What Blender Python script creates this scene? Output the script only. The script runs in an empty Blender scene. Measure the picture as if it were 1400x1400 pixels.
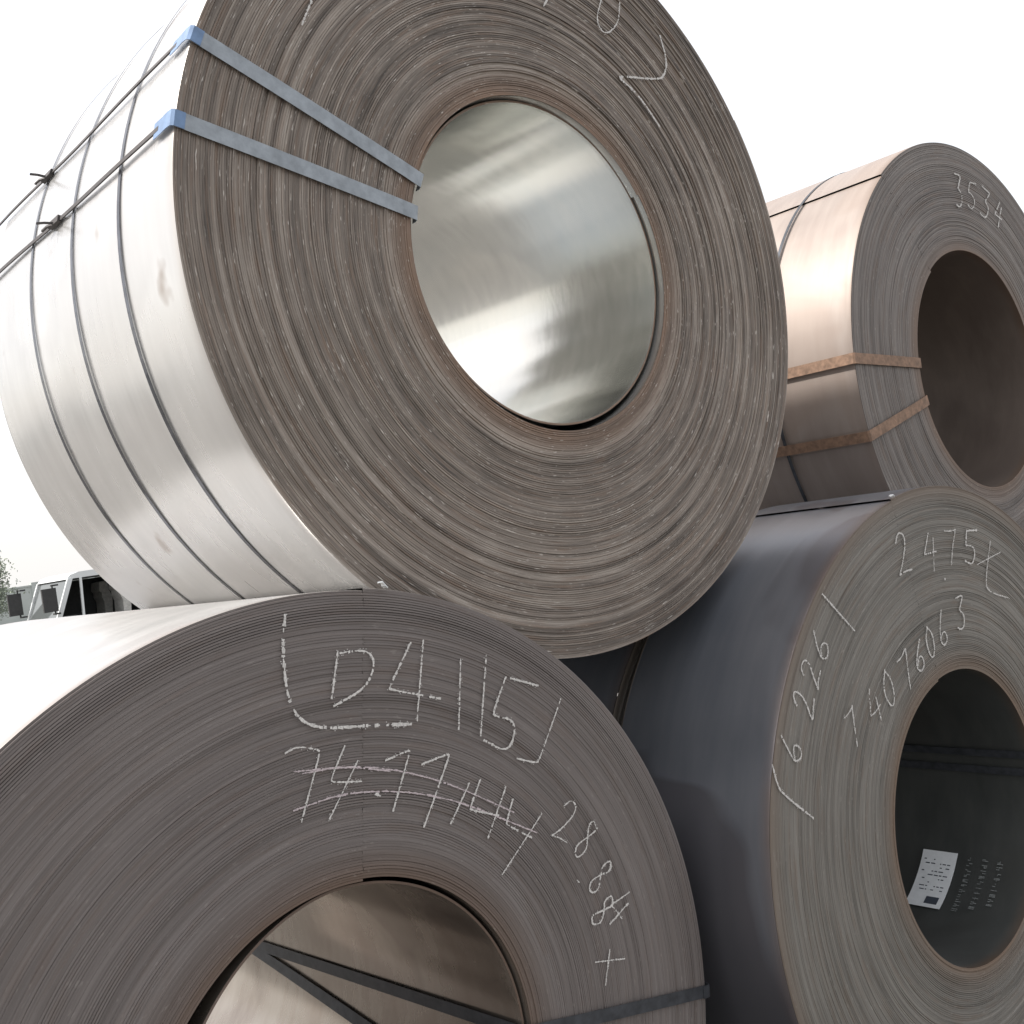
import bpy, math, random
import numpy as np
from mathutils import Vector, Matrix
random.seed(7);rng=np.random.default_rng(11)
S=bpy.context.scene
S.view_settings.view_transform='Standard';S.view_settings.look='None';S.view_settings.exposure=0
COL=S.collection
H=1.83
# ---------------------------------------------------------------- camera
cd=bpy.data.cameras.new("camera");cam=bpy.data.objects.new("camera",cd);COL.objects.link(cam)
R=Matrix(((0.75028,0.10655,-0.65248),(-0.64414,-0.10441,-0.75775),(-0.14886,0.98881,-0.00970)))
cam.matrix_world=Matrix.Translation((0,0,H))@R.to_4x4()
cd.lens=38.98;cd.sensor_width=36;cd.clip_end=5000;cd.clip_start=0.05
S.camera=cam
# ---------------------------------------------------------------- sky + sun
SUN_EL,SUN_AZ=math.radians(50),math.radians(-62)   # azimuth from +Y towards +X
sd=Vector((math.sin(SUN_AZ)*math.cos(SUN_EL),math.cos(SUN_AZ)*math.cos(SUN_EL),math.sin(SUN_EL)))
W=bpy.data.worlds.new("World");S.world=W;W.use_nodes=True
nt=W.node_tree;bg=nt.nodes['Background'];out=nt.nodes['World Output']
sky=nt.nodes.new("ShaderNodeTexSky");sky.sky_type='NISHITA';sky.sun_disc=False
sky.sun_elevation=SUN_EL;sky.sun_rotation=SUN_AZ;sky.dust_density=6;sky.air_density=1
bg.inputs[1].default_value=0.09
nt.links.new(sky.outputs[0],bg.inputs[0])
bg2=nt.nodes.new("ShaderNodeBackground");bg2.inputs[0].default_value=(1,0.985,0.965,1);bg2.inputs[1].default_value=0.96
ad=nt.nodes.new("ShaderNodeAddShader");nt.links.new(bg.outputs[0],ad.inputs[0]);nt.links.new(bg2.outputs[0],ad.inputs[1]);nt.links.new(ad.outputs[0],out.inputs[0])
sl=bpy.data.lights.new("sun",'SUN');sl.energy=5.0;sl.angle=math.radians(2.5);sl.color=(1,.97,.93)
so=bpy.data.objects.new("sun",sl);COL.objects.link(so);so.rotation_euler=(-sd).to_track_quat('-Z','Y').to_euler();so.location=(-5,5,12)

# ---------------------------------------------------------------- node helpers
class N:
    def __init__(s,name):
        s.m=bpy.data.materials.new(name);s.m.use_nodes=True;s.t=s.m.node_tree;s.b=s.t.nodes['Principled BSDF']
    def n(s,ty,**k):
        x=s.t.nodes.new(ty)
        for a,b in k.items(): setattr(x,a,b)
        return x
    def l(s,a,b): s.t.links.new(a,b)
    def v(s,sock,x):
        if isinstance(x,(int,float)): sock.default_value=x
        elif isinstance(x,(tuple,list)): sock.default_value=tuple(x)+((1,) if len(sock.default_value)==4 and len(x)==3 else ())
        else: s.l(x,sock)
    def math(s,op,a,b=0,c=0,clamp=False):
        x=s.n("ShaderNodeMath",operation=op,use_clamp=clamp);s.v(x.inputs[0],a);s.v(x.inputs[1],b);s.v(x.inputs[2],c);return x.outputs[0]
    def mix(s,f,a,b,mode='MIX'):
        x=s.n("ShaderNodeMix",data_type='RGBA',blend_type=mode);s.v(x.inputs[0],f);s.v(x.inputs[6],a);s.v(x.inputs[7],b);return x.outputs[2]
    def mr(s,x,a,b,c=0.,e=1.):
        y=s.n("ShaderNodeMapRange");s.v(y.inputs[0],x);y.inputs[1].default_value=a;y.inputs[2].default_value=b;y.inputs[3].default_value=c;y.inputs[4].default_value=e;return y.outputs[0]
    def noise(s,vec,scale,detail=3,rough=.5,dist=0):
        x=s.n("ShaderNodeTexNoise");s.l(vec,x.inputs['Vector']);x.inputs['Scale'].default_value=scale;x.inputs['Detail'].default_value=detail;x.inputs['Roughness'].default_value=rough;x.inputs['Distortion'].default_value=dist;return x.outputs[0]
    def obj(s): return s.n("ShaderNodeTexCoord").outputs['Object']
    def polar(s):
        """object coords -> (x/r, z/r, r, y) around the coil axis (local Y)"""
        sp=s.n("ShaderNodeSeparateXYZ");s.l(s.obj(),sp.inputs[0])
        x,y,z=sp.outputs
        r=s.math('SQRT',s.math('ADD',s.math('MULTIPLY',x,x),s.math('MULTIPLY',z,z)))
        return s.math('DIVIDE',x,r),s.math('DIVIDE',z,r),r,y
    def comb(s,a,b,c):
        x=s.n("ShaderNodeCombineXYZ");s.v(x.inputs[0],a);s.v(x.inputs[1],b);s.v(x.inputs[2],c);return x.outputs[0]
    def ramp(s,f,stops):
        x=s.n("ShaderNodeValToRGB");s.l(f,x.inputs[0]);e=x.color_ramp.elements
        while len(e)<len(stops): e.new(.5)
        for i,(p,c) in enumerate(stops): e[i].position=p;e[i].color=tuple(c)+(1,)
        return x.outputs[0]
    def bump(s,h,strength,dist=.001):
        x=s.n("ShaderNodeBump");s.l(h,x.inputs['Height']);x.inputs['Strength'].default_value=strength;x.inputs['Distance'].default_value=dist;s.l(x.outputs[0],s.b.inputs['Normal'])
    def set(s,color=None,metal=None,rough=None,spec=None):
        if color is not None: s.v(s.b.inputs['Base Color'],color)
        if metal is not None: s.v(s.b.inputs['Metallic'],metal)
        if rough is not None: s.v(s.b.inputs['Roughness'],rough)
        if spec is not None: s.v(s.b.inputs['Specular IOR Level'],spec)

def mat_face(name,ri,ro,dark,mid,light,rust,rustamt,spark,ka=9,kr=230,lo=.12,hi=.88,edge_rust=0.0,wrapw=.3,spk=26,bump=False,patch=.35,bandw=.55):
    m=N(name);cx,cz,r,y=m.polar()
    rr=m.math('MULTIPLY',r,kr)
    v1=m.comb(m.math('MULTIPLY',cx,ka),m.math('MULTIPLY',cz,ka),rr)
    fine=m.noise(v1,1,3,.65)
    v2=m.comb(m.math('MULTIPLY',cx,ka*.3),m.math('MULTIPLY',cz,ka*.3),m.math('MULTIPLY',r,kr*.14))
    band=m.noise(v2,1,2,.55)
    blot=m.noise(m.obj(),2.6,3,.6)
    at=m.n("ShaderNodeAttribute",attribute_name="wrap").outputs['Fac']
    f=m.math('ADD',m.math('MULTIPLY',fine,1-wrapw),m.math('MULTIPLY',at,wrapw))
    f=m.math('ADD',f,m.math('MULTIPLY',m.math('SUBTRACT',band,.5),bandw))
    f=m.math('ADD',f,m.math('MULTIPLY',m.math('SUBTRACT',blot,.5),patch))
    col=m.ramp(f,[(lo+.1,dark),(.5,mid),(hi,light)])
    near=m.mr(r,ri+.07,ri+.004,0,1)
    near=m.math('MULTIPLY',near,m.mr(band,.3,.6,.45,1))
    v3=m.comb(m.math('MULTIPLY',cx,5),m.math('MULTIPLY',cz,5),m.math('MULTIPLY',r,kr*.4))
    rn=m.mr(m.noise(v3,1,3,.65),.50,.68,0,rustamt)
    rf=m.math('MAXIMUM',rn,m.math('MULTIPLY',near,.85))
    if edge_rust: rf=m.math('MAXIMUM',rf,m.mr(r,ro-.05,ro,0,edge_rust))
    col=m.mix(rf,col,rust)
    v4=m.comb(m.math('MULTIPLY',cx,spk),m.math('MULTIPLY',cz,spk),m.math('MULTIPLY',r,kr*1.1))
    sp=m.mr(m.noise(v4,1,2,.6),.65,.72,0,spark)
    col=m.mix(sp,col,(.62,.58,.53))
    m.set(col,m.math('MULTIPLY',sp,.3),.6,.35)
    if bump: m.bump(fine,.5,.002)
    return m.m

def mat_body(name,c1,c2,metal,rough,stain,stainamt,L,blot=2.2,edge=(.10,.055,.03),edgeamt=.5,spots=0,streak=0,bumpamt=.3,stainw=.06,sy=.8,roughvar=.25,stainscale=2.1):
    m=N(name);cx,cz,r,y=m.polar()
    big=m.noise(m.obj(),blot,3,.55,.4)
    st=m.noise(m.comb(m.math('MULTIPLY',cx,3),m.math('MULTIPLY',cz,3),m.math('MULTIPLY',y,26)),1,3,.6)
    col=m.mix(m.mr(m.math('ADD',m.math('MULTIPLY',big,.65),m.math('MULTIPLY',st,.35)),.36,.64),c1,c2)
    sm=m.mr(m.noise(m.obj(),stainscale,3,.45,.6),.5,.5+stainw,0,stainamt)
    col=m.mix(sm,col,stain)
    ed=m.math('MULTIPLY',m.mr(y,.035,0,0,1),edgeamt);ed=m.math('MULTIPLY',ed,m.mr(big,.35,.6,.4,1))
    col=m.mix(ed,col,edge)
    if spots:
        s2=m.mr(m.noise(m.obj(),7,3,.5),.68,.78,0,spots);col=m.mix(s2,col,(.20,.14,.10))
    ro=m.math('ADD',rough,m.math('MULTIPLY',m.math('SUBTRACT',big,.5),roughvar))
    ro=m.math('ADD',ro,m.math('MULTIPLY',m.math('SUBTRACT',st,.5),.12))
    m.set(col,m.math('SUBTRACT',metal,m.math('MULTIPLY',ed,metal)),m.math('MAXIMUM',ro,.12))
    h=m.math('MULTIPLY',st,.5)
    if streak:
        # long waves that run with the axis: the sheet is not perfectly round
        sk=m.noise(m.comb(m.math('MULTIPLY',cx,streak),m.math('MULTIPLY',cz,streak),m.math('MULTIPLY',y,sy)),1,1,.4)
        h=m.math('ADD',h,m.math('MULTIPLY',sk,30))
    else: h=m.math('ADD',h,m.math('MULTIPLY',big,6))
    m.bump(h,bumpamt,.002)
    return m.m

def mat_plain(name,c,metal=0,rough=.6,var=.25,scale=30,bump=.1):
    m=N(name);n1=m.noise(m.obj(),scale,3,.6)
    dk=tuple(x*(1-var) for x in c);lt=tuple(min(1,x*(1+var)) for x in c)
    m.set(m.mix(m.mr(n1,.3,.7),dk,lt),metal,m.math('ADD',rough-.06,m.math('MULTIPLY',n1,.12)))
    if bump:m.bump(n1,bump,.002)
    return m.m

# ---------------------------------------------------------------- mesh helpers
def obj(name,me,parent=None,loc=(0,0,0)):
    o=bpy.data.objects.new(name,me);COL.objects.link(o)
    if parent: o.parent=parent
    o.location=loc;return o
def empty(name,loc,rotz=0):
    o=bpy.data.objects.new(name,None);COL.objects.link(o);o.location=loc;o.rotation_euler=(0,0,rotz);o.empty_display_size=.2;return o
def mesh(name,v,f,mats,smooth=False):
    me=bpy.data.meshes.new(name);me.from_pydata(v,[],f)
    for m in (mats if isinstance(mats,list) else [mats]): me.materials.append(m)
    if smooth: me.polygons.foreach_set('use_smooth',[True]*len(me.polygons))
    me.update();return me
def grid(name,P,mat,smooth=True,attr=None,flip=False):
    a,b,_=P.shape
    idx=np.arange(a*b).reshape(a,b)
    q=np.stack([idx[:-1,:-1],idx[:-1,1:],idx[1:,1:],idx[1:,:-1]],-1).reshape(-1,4)
    if flip:q=q[:,::-1]
    me=mesh(name,P.reshape(-1,3).tolist(),q.tolist(),mat,smooth)
    if attr is not None:
        at=me.attributes.new("wrap",'FLOAT','POINT');at.data.foreach_set('value',attr.reshape(-1).astype(np.float32))
    return me
def ribbon(P,Nn,w,th):
    """flat band following points P with outward normals Nn"""
    P=[Vector(p) for p in P];Nn=[Vector(n).normalized() for n in Nn];v=[];f=[]
    for i,p in enumerate(P):
        t=(P[min(i+1,len(P)-1)]-P[max(i-1,0)]).normalized();s=t.cross(Nn[i]).normalized()*w/2;n=Nn[i]*th
        v+= [tuple(p-s),tuple(p+s),tuple(p+s+n),tuple(p-s+n)]
    for i in range(len(P)-1):
        a=4*i;b=a+4
        for k in range(4):
            f.append((a+k,a+(k+1)%4,b+(k+1)%4,b+k))
    f+=[(3,2,1,0),tuple(4*(len(P)-1)+k for k in range(4))]
    return v,f
def merge(parts):
    V=[];F=[]
    for v,f in parts:
        o=len(V);V+=list(v);F+=[tuple(i+o for i in q) for q in f]
    return V,F

def coil(loc,ro,ri,L,mface,mbody,mbore,lap=1.4,wt=.0045,seed=1,amp=.0016,band=.0,groove=.0022):
    rg=np.random.default_rng(seed)
    E=empty("steel_coil",loc)
    n=256;nw=int((ro-ri)/wt);wt=(ro-ri)/nw
    th=lap+np.linspace(0,2*math.pi,n+1)
    fr=np.linspace(0,1,n+1)
    rad=[];off=[];att=[]
    slow=np.cumsum(rg.normal(0,1,nw));slow=(slow-np.linspace(slow[0],slow[-1],nw))
    slow=slow/(np.abs(slow).max()+1e-6)*band
    bases=rg.normal(0,1,nw+1)*amp*.7
    vals=rg.random(nw+1)
    gaps=rg.random(nw)**2.5*groove
    def wob(k):
        r_=np.random.default_rng(seed*1000+k);w=0
        for q in range(1,6): w=w+r_.normal()*np.sin(q*th+r_.random()*6.3)/q
        return w*amp*.45
    prev=wob(0)
    for k in range(nw):
        nx=wob(k+1)
        o=bases[k]*(1-fr)+bases[k+1]*fr+prev*(1-fr)+nx*fr+slow[k]
        o=np.clip(o,-.0028+min(0,slow[k]),.006)
        a=vals[k]*(1-fr)+vals[k+1]*fr
        r0=ri+(k+fr)*wt
        rad+= [r0+.04*wt,r0+.16*wt,r0+.84*wt]
        off+= [np.maximum(o,0)+gaps[k],o,o]
        att+= [a*.4,a,a]
        prev=nx
    rad=np.array(rad);off=np.array(off);att=np.array(att)
    P=np.stack([rad*np.cos(th),off,rad*np.sin(th)],-1)
    obj("coil_front_edges",grid("coil_front_edges",P,mface,False,att),E)
    ys=np.concatenate([[.001,.004],np.linspace(.02,L,20)])
    rr=np.array([-.0012,0]+[0]*20)
    RO=ro+fr*wt
    wv=.0015*np.sin(3*th+seed)+.001*np.sin(7*th)
    P=np.stack([np.stack([(RO+rr[j]+wv*min(1,ys[j]/.3))*np.cos(th),np.full(n+1,ys[j]),(RO+rr[j]+wv*min(1,ys[j]/.3))*np.sin(th)],-1) for j in range(len(ys))])
    obj("outer_wrap",grid("outer_wrap",P,mbody,True,None,True),E)
    ys=np.concatenate([[.001],np.linspace(.012,L,24)])
    RI=ri+fr*wt
    P=np.stack([np.stack([(RI-.0006*math.sin(9*y)*np.sin(2*th+2*y))*np.cos(th),np.full(n+1,y),(RI-.0006*math.sin(9*y)*np.sin(2*th+2*y))*np.sin(th)],-1) for y in ys])
    obj("bore_wrap",grid("bore_wrap",P,mbore,True),E)
    P=np.stack([np.stack([q*np.cos(th),np.full(n+1,L),q*np.sin(th)],-1) for q in (ri,(ri+ro)/2,ro)])
    obj("coil_back_edges",grid("coil_back_edges",P,mface,False,np.full((3,n+1),.5)),E)
    return E

def arc_patch(E,name,r,a0,a1,y0,y1,mat,off=0,inner=False,th=.0012):
    """curved sheet lying on a cylinder; angles in degrees"""
    k=max(2,int(abs(a1-a0)/2)+1);A=[math.radians(a0+(a1-a0)*i/k) for i in range(k+1)]
    sg=-1 if inner else 1
    v=[];f=[]
    for a in A:
        for rr in (r+sg*off,r+sg*(off+th)):
            for y in (y0,y1): v.append((rr*math.cos(a),y,rr*math.sin(a)))
    for i in range(k):
        p=4*i;q=p+4
        f+=[(p,p+1,q+1,q),(p+2,q+2,q+3,p+3),(p,q,q+2,p+2),(p+1,p+3,q+3,q+1)]
    f+=[(0,2,3,1),(4*k,4*k+1,4*k+3,4*k+2)]
    if name is None: return v,f
    return obj(name,mesh(name,v,f,mat),E)

def strap(E,name,p_in,p_out,ri,ro,L,w,mat,yb=.8,run=None,th=.0012,endmat=None,deep=None):
    """band: out of the bore, across the face from p_in to p_out (x,z), over the edge, along the body"""
    ai=math.atan2(p_in[1],p_in[0]);ao=math.atan2(p_out[1],p_out[0])
    er=lambda a:Vector((math.cos(a),0,math.sin(a)))
    P=[];Nn=[]
    ad_=ai if deep is None else deep
    for i in range(12):
        t=1-i/11;a=ai+(ad_-ai)*t
        P.append(er(a)*(ri-.004)+Vector((0,yb*t+.004,0)));Nn.append(-er(a))
    P.append(er(ai)*(ri-.001)+Vector((0,-.0045,0)));Nn.append((-er(ai)+Vector((0,-1,0))).normalized())
    a=er(ai)*(ri+.004);b=er(ao)*(ro+.004)
    for i in range(1,14):
        t=i/13;P.append(a.lerp(b,t)+Vector((0,-.0055-.002*math.sin(3.14*t),0)));Nn.append(Vector((0,-1,0)))
    v,f=ribbon(P,Nn,w,th)
    obj(name,mesh(name,v,f,mat),E)
    yend=run if run is not None else L
    P=[b*.978+Vector((0,-.0072,0)),b+Vector((0,-.0070,0)),er(ao)*(ro+.0085)+Vector((0,-.002,0)),er(ao)*(ro+.0095)+Vector((0,.012,0)),er(ao)*(ro+.0090)+Vector((0,.03,0))]
    Nn=[Vector((0,-1,0)),(er(ao)*.4+Vector((0,-1,0))).normalized(),(er(ao)+Vector((0,-.6,0))).normalized(),er(ao),er(ao)]
    for i in range(1,9):
        P.append(er(ao)*(ro+.0085)+Vector((0,.03+(yend-.03)*i/8,0)));Nn.append(er(ao))
    v,f=ribbon(P,Nn,w,th);obj(name+"_body_run",mesh(name+"_body_run",v,f,endmat or mat),E)
    return ao

def smooth(s,it=2):
    if len(s)<3: return s
    for _ in range(it):
        n=[s[0]]
        for a,b in zip(s[:-1],s[1:]):
            n+= [(a[0]*.75+b[0]*.25,a[1]*.75+b[1]*.25),(a[0]*.25+b[0]*.75,a[1]*.25+b[1]*.75)]
        n.append(s[-1]);s=n
    return s
def chalk(E,strokes,w,mat,gap=.25,frag=.004,y=-.0042,seed=3):
    rg=random.Random(seed);v=[];f=[]
    for s in strokes:
        pts=[Vector((a/1000,0,b/1000)) for a,b in smooth(s)]
        press=rg.uniform(.7,1.15);T=0;ph=rg.random()*6
        for i in range(len(pts)-1):
            a,b=pts[i],pts[i+1];d=b-a;ln=d.length
            if ln<1e-5: continue
            d.normalize();nrm=Vector((-d.z,0,d.x));t=0
            while t<ln:
                fl=min(frag*rg.uniform(.6,1.3),ln-t+.0008)
                g=gap*(1+.9*math.sin((T+t)*60+ph))
                if rg.random()>g:
                    ww=w*press*rg.uniform(.4,1.05)
                    c0=a+d*(t-.0008);c1=a+d*(t+fl+.0008)
                    o=len(v);yy=y-rg.random()*.0004
                    for c,sg in ((c0,-1),(c0,1),(c1,1),(c1,-1)):
                        q=c+nrm*(sg*ww/2+rg.uniform(-.18,.18)*w)+d*rg.uniform(-.15,.15)*w;v.append((q.x,yy,q.z))
                    f.append((o,o+1,o+2,o+3))
                    if rg.random()<.3:
                        q=c0+nrm*rg.choice((-1,1))*w*rg.uniform(.5,1.1);s_=w*.16;o=len(v)
                        v+=[(q.x-s_,yy,q.z-s_),(q.x+s_,yy,q.z-s_),(q.x+s_,yy,q.z+s_),(q.x-s_,yy,q.z+s_)];f.append((o,o+1,o+2,o+3))
                t+=fl
            T+=ln
    return obj("chalk_marking",mesh("chalk_marking",v,f,mat),E)

def parse(t):
    return [[tuple(int(x) for x in p.split(',')) for p in s.split()] for s in t.split(';') if s.strip()]
G={'0':"50,100 10,75 5,30 35,0 75,20 85,70 50,100",'1':"55,100 50,50 45,0",'2':"5,80 30,100 70,95 75,68 40,32 0,2 5,0 45,4 95,6",
 '3':"10,98 80,96 82,92 42,60 42,58 80,42 72,10 35,0 5,12",'4':"45,100 5,42 5,38 50,40 95,42;75,85 65,0",'5':"95,100 25,96 20,94 15,58 20,56 70,56 85,28 55,0 5,10",
 '6':"70,100 25,62 5,25 35,0 75,15 72,42 40,48 12,30",'7':"0,92 45,96 88,100 88,96 62,50 40,0",'8':"75,90 45,100 25,78 50,55 80,25 45,0 10,22 45,52 78,75 75,90",
 '.':"40,0 50,6"}
def glyphs(items,h,w,slant=.12,seed=0):
    out=[];rg=random.Random(seed)
    for ch,cx,cz,ang in items:
        a=math.radians(ang+rg.uniform(-4,4));ux,uz=math.cos(a),math.sin(a);vx,vz=-uz,ux;hh=h*rg.uniform(.92,1.1);ww=w*rg.uniform(.85,1.15)
        for s in parse(G[ch]):
            out.append([(cx+((x/100-.5)*ww+slant*hh*(y/100-.5))*ux+(y/100-.5)*hh*vx,cz+((x/100-.5)*ww+slant*hh*(y/100-.5))*uz+(y/100-.5)*hh*vz) for x,y in [(p[0]+rg.uniform(-5,5),p[1]+rg.uniform(-5,5)) for p in s]])
    return out

# ---------------------------------------------------------------- materials
rustA=(.21,.13,.085)
mFA=mat_face("coil_edge_steel_warm",.38,.885,(.065,.054,.046),(.215,.182,.155),(.44,.39,.34),rustA,.38,.8,ka=9,kr=340,wrapw=.36,spk=22,bump=True,bandw=.4,patch=.3,lo=.08,hi=.90)
mFB=mat_face("coil_edge_steel_grey",.38,.882,(.098,.085,.08),(.160,.140,.132),(.225,.20,.19),(.13,.085,.06),.22,.1,ka=2.2,kr=170,lo=.0,hi=.98,wrapw=.2)
mFC=mat_face("coil_edge_steel_green",.38,.876,(.095,.088,.078),(.18,.168,.15),(.26,.243,.218),(.16,.105,.07),.3,.15,ka=3,kr=200,edge_rust=.5,wrapw=.22)
mFD=mat_face("coil_edge_steel_far",.422,.81,(.085,.074,.067),(.17,.15,.138),(.26,.235,.215),(.17,.11,.075),.3,.2,ka=3,kr=160)
mBA=mat_body("bright_steel_sheet",(.50,.495,.485),(.62,.615,.605),.62,.28,(.45,.44,.43),.35,1.1,spots=.6,edgeamt=.35,streak=2.0,bumpamt=.4,sy=1.2,roughvar=.3)
mBB=mat_body("steel_sheet",(.46,.46,.455),(.60,.59,.58),.65,.36,(.40,.38,.37),.4,1.5,edgeamt=.5)
mBC=mat_body("mill_scale_sheet",(.19,.205,.235),(.25,.262,.29),.62,.33,(.145,.14,.155),.8,.5,edgeamt=.7,stainw=.03,stainscale=1.6,roughvar=.15)
mBD=mat_body("weathered_steel_sheet",(.26,.215,.19),(.36,.31,.275),.25,.5,(.27,.21,.175),.5,1.1,edgeamt=.4)
mIA=mat_body("bore_bright_steel",(.62,.63,.61),(.74,.735,.70),.97,.22,(.56,.58,.57),.4,1.1,blot=1.6,edgeamt=.8,streak=2.6,bumpamt=.25,sy=.25,roughvar=.12)
mIB=mat_body("bore_brown_steel",(.30,.255,.22),(.46,.42,.375),.85,.28,(.23,.195,.17),.6,1.1,edgeamt=.8,streak=3,bumpamt=.25,sy=.3)
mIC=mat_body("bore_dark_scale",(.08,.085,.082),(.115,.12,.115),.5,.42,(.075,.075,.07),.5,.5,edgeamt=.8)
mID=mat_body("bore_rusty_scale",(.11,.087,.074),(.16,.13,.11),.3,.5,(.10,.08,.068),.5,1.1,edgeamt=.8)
mStrap=mat_plain("grey_blue_steel_strap",(.27,.295,.32),.35,.5,.2,40)
mStrapB=mat_plain("blue_strap_paint",(.14,.22,.36),.2,.45,.2,40)
mStrapD=mat_plain("dark_steel_strap",(.065,.07,.08),.5,.4,.3,40)
mStrapR=mat_plain("rusty_strap",(.24,.15,.10),.15,.65,.35,50)
mHoop=mat_plain("dark_hoop_strap",(.10,.105,.12),.9,.2,.3,40)
mWire=mat_plain("dark_wire",(.05,.045,.045),.3,.6,.3,60)
mChalk=mat_plain("chalk",(.58,.56,.535),0,.95,.25,300,0)
mChalkP=mat_plain("pink_chalk",(.50,.43,.44),0,.95,.25,300,0)
mPaper=mat_plain("label_paper",(.74,.76,.77),0,.6,.05,60,0)
mInk=mat_plain("label_ink",(.05,.06,.08),0,.6,.1,60,0)
mStencil=mat_plain("faded_stencil_paint",(.20,.215,.21),0,.7,.4,200,0)

# ---------------------------------------------------------------- coils
LA,LB,LC,LD=1.1,1.5,.47,1.15
A=coil((1.759,1.787,H+.5687),.885,.38,LA,mFA,mBA,mIA,lap=.5,wt=.0046,seed=1,amp=.0019)
B=coil((.9216,1.683,H-.948),.882,.38,LB,mFB,mBB,mIB,lap=math.radians(80),wt=.0046,seed=2,amp=.0007,band=.004,groove=.0011)
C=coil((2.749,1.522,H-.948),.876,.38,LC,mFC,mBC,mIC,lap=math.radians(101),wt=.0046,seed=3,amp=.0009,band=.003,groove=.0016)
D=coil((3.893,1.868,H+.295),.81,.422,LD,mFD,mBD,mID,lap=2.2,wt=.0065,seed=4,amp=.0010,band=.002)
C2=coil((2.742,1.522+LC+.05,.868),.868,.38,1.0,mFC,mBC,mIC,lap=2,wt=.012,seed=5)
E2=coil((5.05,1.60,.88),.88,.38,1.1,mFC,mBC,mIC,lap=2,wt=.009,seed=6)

def inner_sleeve(E,rfun,dx,dz,y0,L,mat,mete,start=0):
    th=start+np.linspace(0,2*math.pi,201);rr=np.array([rfun(t-start) for t in th])
    P=np.stack([np.stack([dx+rr*np.cos(th),np.full(201,y),dz+rr*np.sin(th)],-1) for y in np.linspace(y0,L,12)])
    obj("inner_lap",grid("inner_lap",P,mat,True),E)
    P=np.stack([np.stack([dx+(rr+q)*np.cos(th),np.full(201,y0),dz+(rr+q)*np.sin(th)],-1) for q in (0,.0045)])
    obj("inner_lap_edge",grid("inner_lap_edge",P,mete,False,np.full((2,201),.6)),E)
inner_sleeve(A,lambda t:.369,.006,.006,.022,LA-.01,mIA,mFA)
def rB(t):   # loose first lap springs away from the bore on the left side
    u=t/(2*math.pi)
    return .3735-.040*math.sin(math.pi*min(1,u/.5))**1.3*(1 if u<.5 else 0)-.002
inner_sleeve(B,rB,0,0,.012,LB-.01,mIB,mFB,start=math.radians(88))

def wire_along(E,a,r,L,mat,name):
    e=Vector((math.cos(a),0,math.sin(a)));P=[];Nn=[]
    tg=Vector((-math.sin(a),0,math.cos(a)))
    for i in range(40):
        t=i/39;P.append(e*(r+.008+.002*math.sin(t*9))+Vector((0,.05+(L+.1-.05)*t,0))+tg*(.003*math.sin(t*7)));Nn.append(e)
    v,f=ribbon(P,Nn,.009,.003);obj(name,mesh(name,v,f,mat),E)
for pin,pout in (((-.341,.161),(-.817,.389)),((-.358,.088),(-.870,.224))):
    ao=strap(A,"packing_strap",pin,pout,.369,.886,.16,.031,mStrap,yb=.012,run=.07,endmat=mStrapB)
    wire_along(A,ao,.885,LA,mWire,"strap_run")
def knot(E,a,y,r,mat):
    e=Vector((math.cos(a),0,math.sin(a)));tg=Vector((-math.sin(a),0,math.cos(a)));parts=[]
    for s,(dy,dt,hh) in enumerate(((.05,.006,.012),(.012,.008,.036))):
        p0=e*(r+.008)+Vector((0,y,0));p1=p0+e*hh+Vector((0,dy,0))+tg*dt
        parts.append(ribbon([p0,(p0+p1)/2+e*.004,p1],[tg,tg,tg],.005,.004))
    parts.append(ribbon([e*(r+.004)+Vector((0,y-.03,0)),e*(r+.004)+Vector((0,y+.03,0))],[e,e],.014,.010))
    v,f=merge(parts);obj("strap_seal",mesh("strap_seal",v,f,mat),E)
knot(A,math.radians(154.5),.77,.885,mWire);knot(A,math.radians(165.5),.61,.885,mWire)
for y in (.245,.505,.775):
    arc_patch(A,"hoop_strap",.8885,-180,180,y-.0065,y+.0065,mHoop,.0008,th=.0006)

strap(B,"packing_strap",(.417,-.016),(.865,-.130),.369,.886,LB,.026,mStrapD,yb=1.2,deep=math.radians(-9))
strap(B,"packing_strap",(.345,-.20),(.79,-.40),.369,.886,LB,.026,mStrapD,yb=1.2,deep=math.radians(-9))
for a in (10,2):
    arc_patch(C,"bore_strap",.38,a-1.7,a+1.7,.0,LC-.01,mStrapD,.0035,True)
    arc_patch(C,"outer_strap",.882,a-.8,a+.8,.0,LC-.01,mStrapD,.002)
arc_patch(C,"label",.38,-66,-37,.235,.345,mPaper,.004,True)
parts=[]
rg=random.Random(5)
for i in range(9):
    a=-41-i*1.9
    y=.25
    while y<.33:
        w_=rg.uniform(.004,.016)
        if rg.random()<.6: parts.append(arc_patch(C,None,.38,a,a-.5,y,min(y+w_,.335),None,.0056,True,.0002))
        y+=w_+.004
parts.append(arc_patch(C,None,.38,-60,-64,.25,.29,None,.0056,True,.0002))
v,f=merge(parts);obj("label_print",mesh("label_print",v,f,mInk),C)
parts=[]
for row,y in enumerate((.185,.14,.095)):
    a=-38
    while a>-66+row*3:
        for q in range(3):
            if rg.random()<.7:
                aa=a-q*.55;parts.append(arc_patch(C,None,.38,aa,aa-.32,y+rg.choice([0,.008,.0]),y+rg.choice([.010,.017,.017]),None,.004,True,.0002))
        a-=2.6
v,f=merge(parts);obj("stencil_text",mesh("stencil_text",v,f,mStencil),C)
def on(p,r):
    l=math.hypot(*p);return (p[0]/l*r,p[1]/l*r)
strap(D,"packing_strap",on((-.454,.030),.422),on((-.821,.051),.81),.422,.814,LD,.034,mStrapR,yb=1.0)
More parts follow.
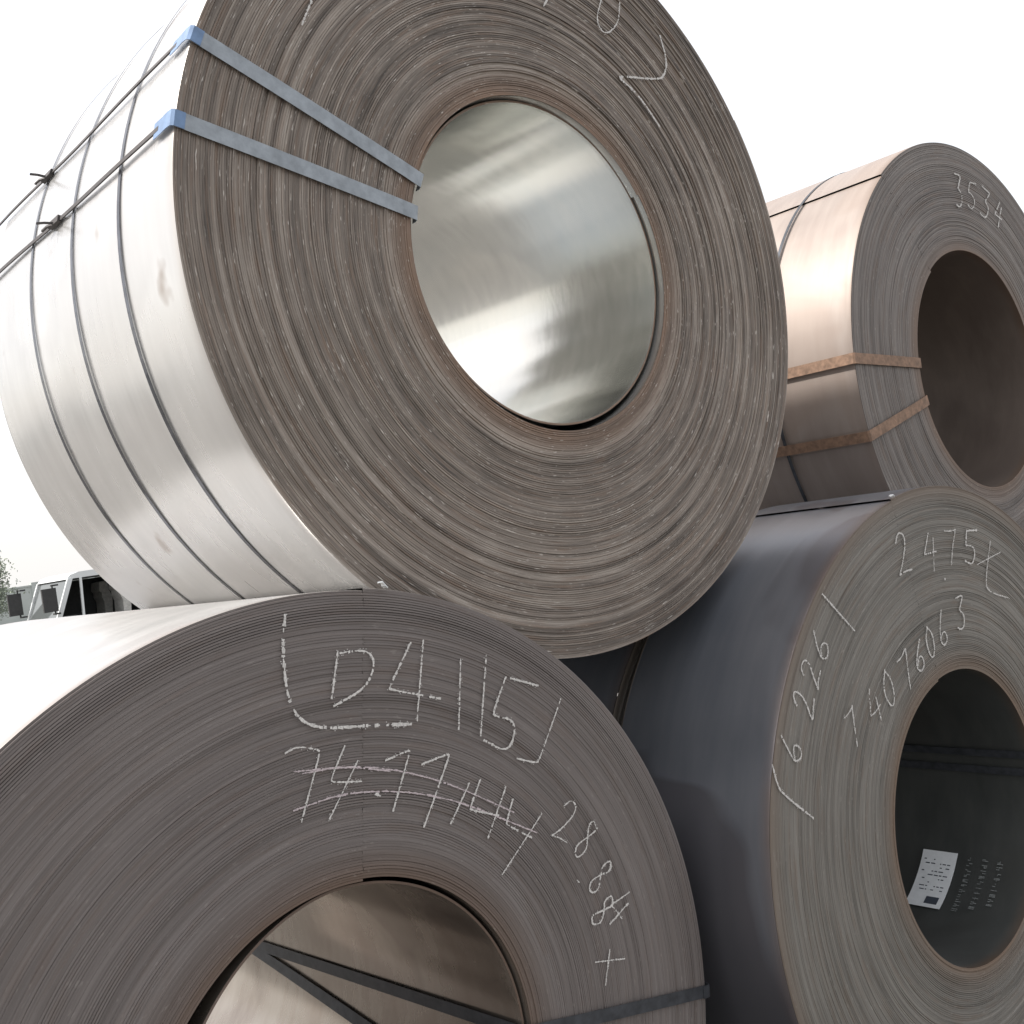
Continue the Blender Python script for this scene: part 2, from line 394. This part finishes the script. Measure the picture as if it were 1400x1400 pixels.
strap(D,"packing_strap",on((-.436,-.103),.422),on((-.785,-.191),.81),.422,.814,LD,.034,mStrapR,yb=1.0)
arc_patch(D,"hoop_strap",.8165,-180,180,.30,.312,mStrapD,.001)

# chalk
chalk(A,parse("306,665 273,604 299,572 354,610 372,668;509,609 523,545 500,500 468,489 330,477 330,470 389,440 454,365;98,603 130,644;-571,437 -536,498"),.0052,mChalk,.12,seed=1,y=-.0060)
chalk(B,parse("-8,855 -21,805 -27,744 -22,688 17,651 118,634 210,615"),.0054,mChalk,.33,seed=2,frag=.004)
chalk(B,parse("82,773 56,695;81,769 141,765 155,739 129,699 59,682;236,760 175,689 177,685 282,646;264,759 224,618;343,709 313,577;405,704 363,558;526,618 446,653 442,650 400,592 405,585 457,564 426,507 369,547;579,581 497,475 490,472 443,493"),.0044,mChalk,.22,seed=12,frag=.003)
chalk(B,parse("-46,626 -22,632 18,616 18,610 -36,506;68,610 31,562 35,555 90,543;89,579 16,495;115,514 123,508;145,565 198,571 198,566 144,473;220,539 284,543 282,536 205,429;320,478 265,418;347,478 312,432 316,428 377,400;405,448 344,367;419,423 392,381 395,376 449,336;487,375 365,291;549,220 554,214;609,57 583,-5;565,48 646,25"),.0040,mChalk,.14,seed=3,frag=.003)
chalk(B,glyphs([('2',545,340,-38),('8',590,290,-42),('8',612,205,-48),('8',604,138,-52),('4',650,128,-60)],78,48),.0040,mChalk,.16,seed=8,frag=.003)
chalk(B,parse("-35,592 106,568 256,502 414,396;-46,530 70,533 251,477 464,341;-20,585 60,577 150,545"),.0036,mChalkP,.1,seed=4)
chalk(C,glyphs([('2',-155,722,2),('4',-20,712,-4),('.',42,675,-4),('7',92,706,-8),('5',195,690,-12)],100,66)+parse("312,695 245,583 262,556 372,522;216,641 362,657"),.0046,mChalk,.16,seed=5,frag=.003)
chalk(C,glyphs([('7',-490,350,22),('4',-388,378,22),('0',-312,404,20),('7',-226,430,18),('6',-150,455,16),('0',-88,478,14),('6',-18,500,12),('3',88,528,6)],88,54,seed=3),.0043,mChalk,.16,seed=9,frag=.003)
chalk(C,glyphs([('6',-735,362,62),('2',-665,450,56),('2',-622,512,52),('6',-568,562,48)],84,52,seed=5)+parse("-533,676 -425,570;-812,345 -806,300 -792,275 -696,194"),.0046,mChalk,.16,seed=10,frag=.003)
chalk(D,glyphs([('3',35,645,-4),('5',125,632,-10),('3',225,612,-16),('4',318,580,-22)],112,66,seed=2),.0065,mChalk,.15,seed=6)
def tail(E,a,r,mat):
    e=Vector((math.cos(a),0,math.sin(a)));tg=Vector((-math.sin(a),0,math.cos(a)))
    P=[e*(r)+tg*(-.008)+Vector((0,-.003,0)),e*(r+.003)+Vector((0,-.008,0)),e*(r+.009)+tg*.006+Vector((0,-.010,0)),e*(r+.007)+tg*.012+Vector((0,-.006,0))]
    v,f=ribbon(P,[e]*4,.009,.0025);obj("lap_tail",mesh("lap_tail",v,f,mat),E)
tail(B,math.radians(77.5),.888,mPaper);tail(C,math.radians(101),.882,mPaper)

# ---------------------------------------------------------------- ground
m=N("dusty_concrete");n1=m.noise(m.obj(),.6,5,.6);n2=m.noise(m.obj(),14,4,.65)
m.set(m.mix(m.mr(m.math('ADD',m.math('MULTIPLY',n1,.5),m.math('MULTIPLY',n2,.5)),.35,.65),(.10,.096,.09),(.17,.162,.15)),0,.9);m.bump(n2,.4,.01)
obj("ground",mesh("ground",[(-1500,-1500,0),(1500,-1500,0),(1500,1500,0),(-1500,1500,0)],[(0,1,2,3)],m.m))

def box(x0,x1,y0,y1,z0,z1):
    v=[(x,y,z) for x in (x0,x1) for y in (y0,y1) for z in (z0,z1)]
    return v,[(0,1,3,2),(4,6,7,5),(0,4,5,1),(2,3,7,6),(0,2,6,4),(1,5,7,3)]
mWall=mat_plain("pale_render",(.42,.45,.43),0,.9,.1,.8,0)
parts=[box(-40,60,0,.25,0,2.3)]
for i in range(34): parts.append(box(-40+i*3,-39.6+i*3,-.06,.31,0,2.5))
parts.append(box(-40,60,-.05,.3,2.301,2.38))
v,f=merge(parts);obj("boundary_wall",mesh("boundary_wall",v,f,mWall),None,(5,62,0))

mWhite=mat_plain("white_truck_paint",(.62,.64,.64),0,.35,.05,3,0)
mRub=mat_plain("rubber",(.04,.04,.04),0,.8,.2,20)
mDark=mat_plain("cab_lining",(.05,.052,.052),0,.8,.2,20)
mSeat=mat_plain("seat_fabric",(.45,.44,.41),0,.8,.2,20)
T=empty("cargo_truck",(8.35,21.4,0),math.radians(180))
def prism(prof,y0,y1):
    n=len(prof);v=[(x,y0,z) for x,z in prof]+[(x,y1,z) for x,z in prof]
    f=[tuple(range(n))[::-1],tuple(range(n,2*n))]+[(i,(i+1)%n,n+(i+1)%n,n+i) for i in range(n)]
    return v,f
parts=[prism([(.0,.45),(1.75,.45),(1.82,.7),(1.75,1.22),(0,1.22)],-.9,.9)]
parts.append(prism([(0,2.02),(1.42,2.02),(1.36,2.09),(1.2,2.13),(.1,2.14)],-.84,.84))
for y0,y1 in ((-.88,-.82),(.82,.88)):
    parts.append(prism([(1.66,1.221),(1.75,1.221),(1.42,2.019),(1.33,2.019)],y0,y1))
    parts.append(prism([(.0,1.221),(.14,1.221),(.14,2.019),(.0,2.019)],y0,y1))
    parts.append(prism([(1.20,1.221),(1.24,1.221),(1.20,2.019),(1.16,2.019)],y0+.01,y1-.01))
v,f=merge(parts);obj("cab",mesh("cab",v,f,mWhite),T)
parts=[prism([(.05,1.23),(.09,1.23),(.09,2.01),(.05,2.01)],-.81,.81),box(.1,1.6,-.77,.77,1.225,1.24),box(1.3,1.62,-.77,.77,1.241,1.36)]
parts.append(prism([(.15,1.24),(1.62,1.24),(1.30,1.99),(.15,1.99)],-.81,-.79));parts.append(prism([(.15,2.0),(1.3,2.0),(1.3,2.018),(.15,2.018)],-.8,.8))
v,f=merge(parts);obj("cab_lining",mesh("cab_lining",v,f,mDark),T)
mg=N("dark_glass");mg.set((.10,.11,.11),0,.05)
v,f=prism([(1.70,1.225),(1.72,1.225),(1.38,2.015),(1.36,2.015)],-.81,.81);obj("windscreen",mesh("windscreen",v,f,mg.m),T)
sp=[(.3,1.0),(.75,1.0),(.7,1.1),(.42,1.15),(.40,1.50),(.44,1.60),(.43,1.68),(.47,1.72),(.45,1.88),(.33,1.90),(.30,1.72),(.27,1.68),(.24,1.55)]
v,f=merge([prism(sp,-.7,-.25),prism(sp,.25,.7)]);obj("seats",mesh("seats",v,f,mSeat),T)
parts=[]
for s in (-1,1):
    parts.append(box(1.70,1.95,min(s*.98,s*1.04),max(s*.98,s*1.04),1.48,1.90))
    parts.append(box(1.64,1.74,min(s*.88,s*1.01),max(s*.88,s*1.01),1.93,1.96));parts.append(box(1.66,1.76,min(s*.88,s*1.01),max(s*.88,s*1.01),1.42,1.45));parts.append(box(1.74,1.765,min(s*1.0,s*1.02),max(s*1.0,s*1.02),1.42,1.96))
v,f=merge(parts);obj("mirrors",mesh("mirrors",v,f,mRub),T)
parts=[box(-4.2,-.1,-.95,.95,.75,.85)]
for y in (-.95,.91): parts.append(box(-4.2,-.1,y,y+.04,.851,1.25))
parts+=[box(-.14,-.1,-.91,.91,.851,1.5),box(-4.2,-4.16,-.91,.91,.851,1.25),box(-4.1,-.02,-.4,-.3,.5,.74),box(-4.1,-.02,.3,.4,.5,.74)]
v,f=merge(parts);obj("load_bed",mesh("load_bed",v,f,mWhite),T)
parts=[]
for x in (1.0,-2.9):
    for y in (-.95,.73):
        n=24;vv=[];ff=[]
        for q,(rr_,yy) in enumerate(((.2,y),(.38,y),(.40,y+.03),(.40,y+.19),(.38,y+.22),(.2,y+.22))):
            for i in range(n):
                a=2*math.pi*i/n;vv.append((x+rr_*math.cos(a),yy,.40+rr_*math.sin(a)))
        for q in range(5):
            for i in range(n): ff.append((q*n+i,q*n+(i+1)%n,(q+1)*n+(i+1)%n,(q+1)*n+i))
        ff+=[tuple(range(n)),tuple(range(5*n,6*n))]
        parts.append((vv,ff))
v,f=merge(parts);obj("wheels",mesh("wheels",v,f,mRub),T)

mLeaf=mat_plain("hazy_foliage",(.17,.20,.15),0,.8,.4,3,0);mBark=mat_plain("bark",(.12,.10,.08),0,.9,.3,10)
def tree(loc,h,seed):
    rg=random.Random(seed);T=empty("broadleaf_tree",loc);parts=[]
    def limb(p,q,r0,r1):
        n=7;v=[];f=[];d=(q-p).normalized();a=d.orthogonal().normalized();b=d.cross(a)
        for k,(c,r) in enumerate(((p,r0),(q,r1))):
            for i in range(n):
                t=6.283*i/n;v.append(tuple(c+a*r*math.cos(t)+b*r*math.sin(t)))
        f=[(i,(i+1)%n,n+(i+1)%n,n+i) for i in range(n)];parts.append((v,f))
    top=Vector((0,0,h*.45));limb(Vector((0,0,0)),top,h*.03,h*.02);tips=[]
    for i in range(11):
        a=i*2.4;q=top+Vector((math.cos(a)*h*.25*rg.uniform(.5,1.1),math.sin(a)*h*.25*rg.uniform(.5,1.1),h*rg.uniform(.05,.45)));limb(top-Vector((0,0,rg.uniform(0,h*.15))),q,h*.012,h*.004);tips.append(q)
    v,f=merge(parts);obj("trunk_and_limbs",mesh("trunk_and_limbs",v,f,mBark),T)
    v=[];f=[]
    for q in tips:
        for k in range(420):
            c=q+Vector((rg.gauss(0,1),rg.gauss(0,1),rg.gauss(0,.7)))*h*.08;s=h*.016
            a=Vector((rg.gauss(0,1),rg.gauss(0,1),rg.gauss(0,1))).normalized()*s;b=a.orthogonal().normalized()*s*.6
            o=len(v);v+=[tuple(c-a),tuple(c+b),tuple(c+a),tuple(c-b)];f.append((o,o+1,o+2,o+3))
    obj("crown",mesh("crown",v,f,mLeaf),T)
tree((10.8,41,0),3.5,1);tree((12.0,46,0),2.9,2)
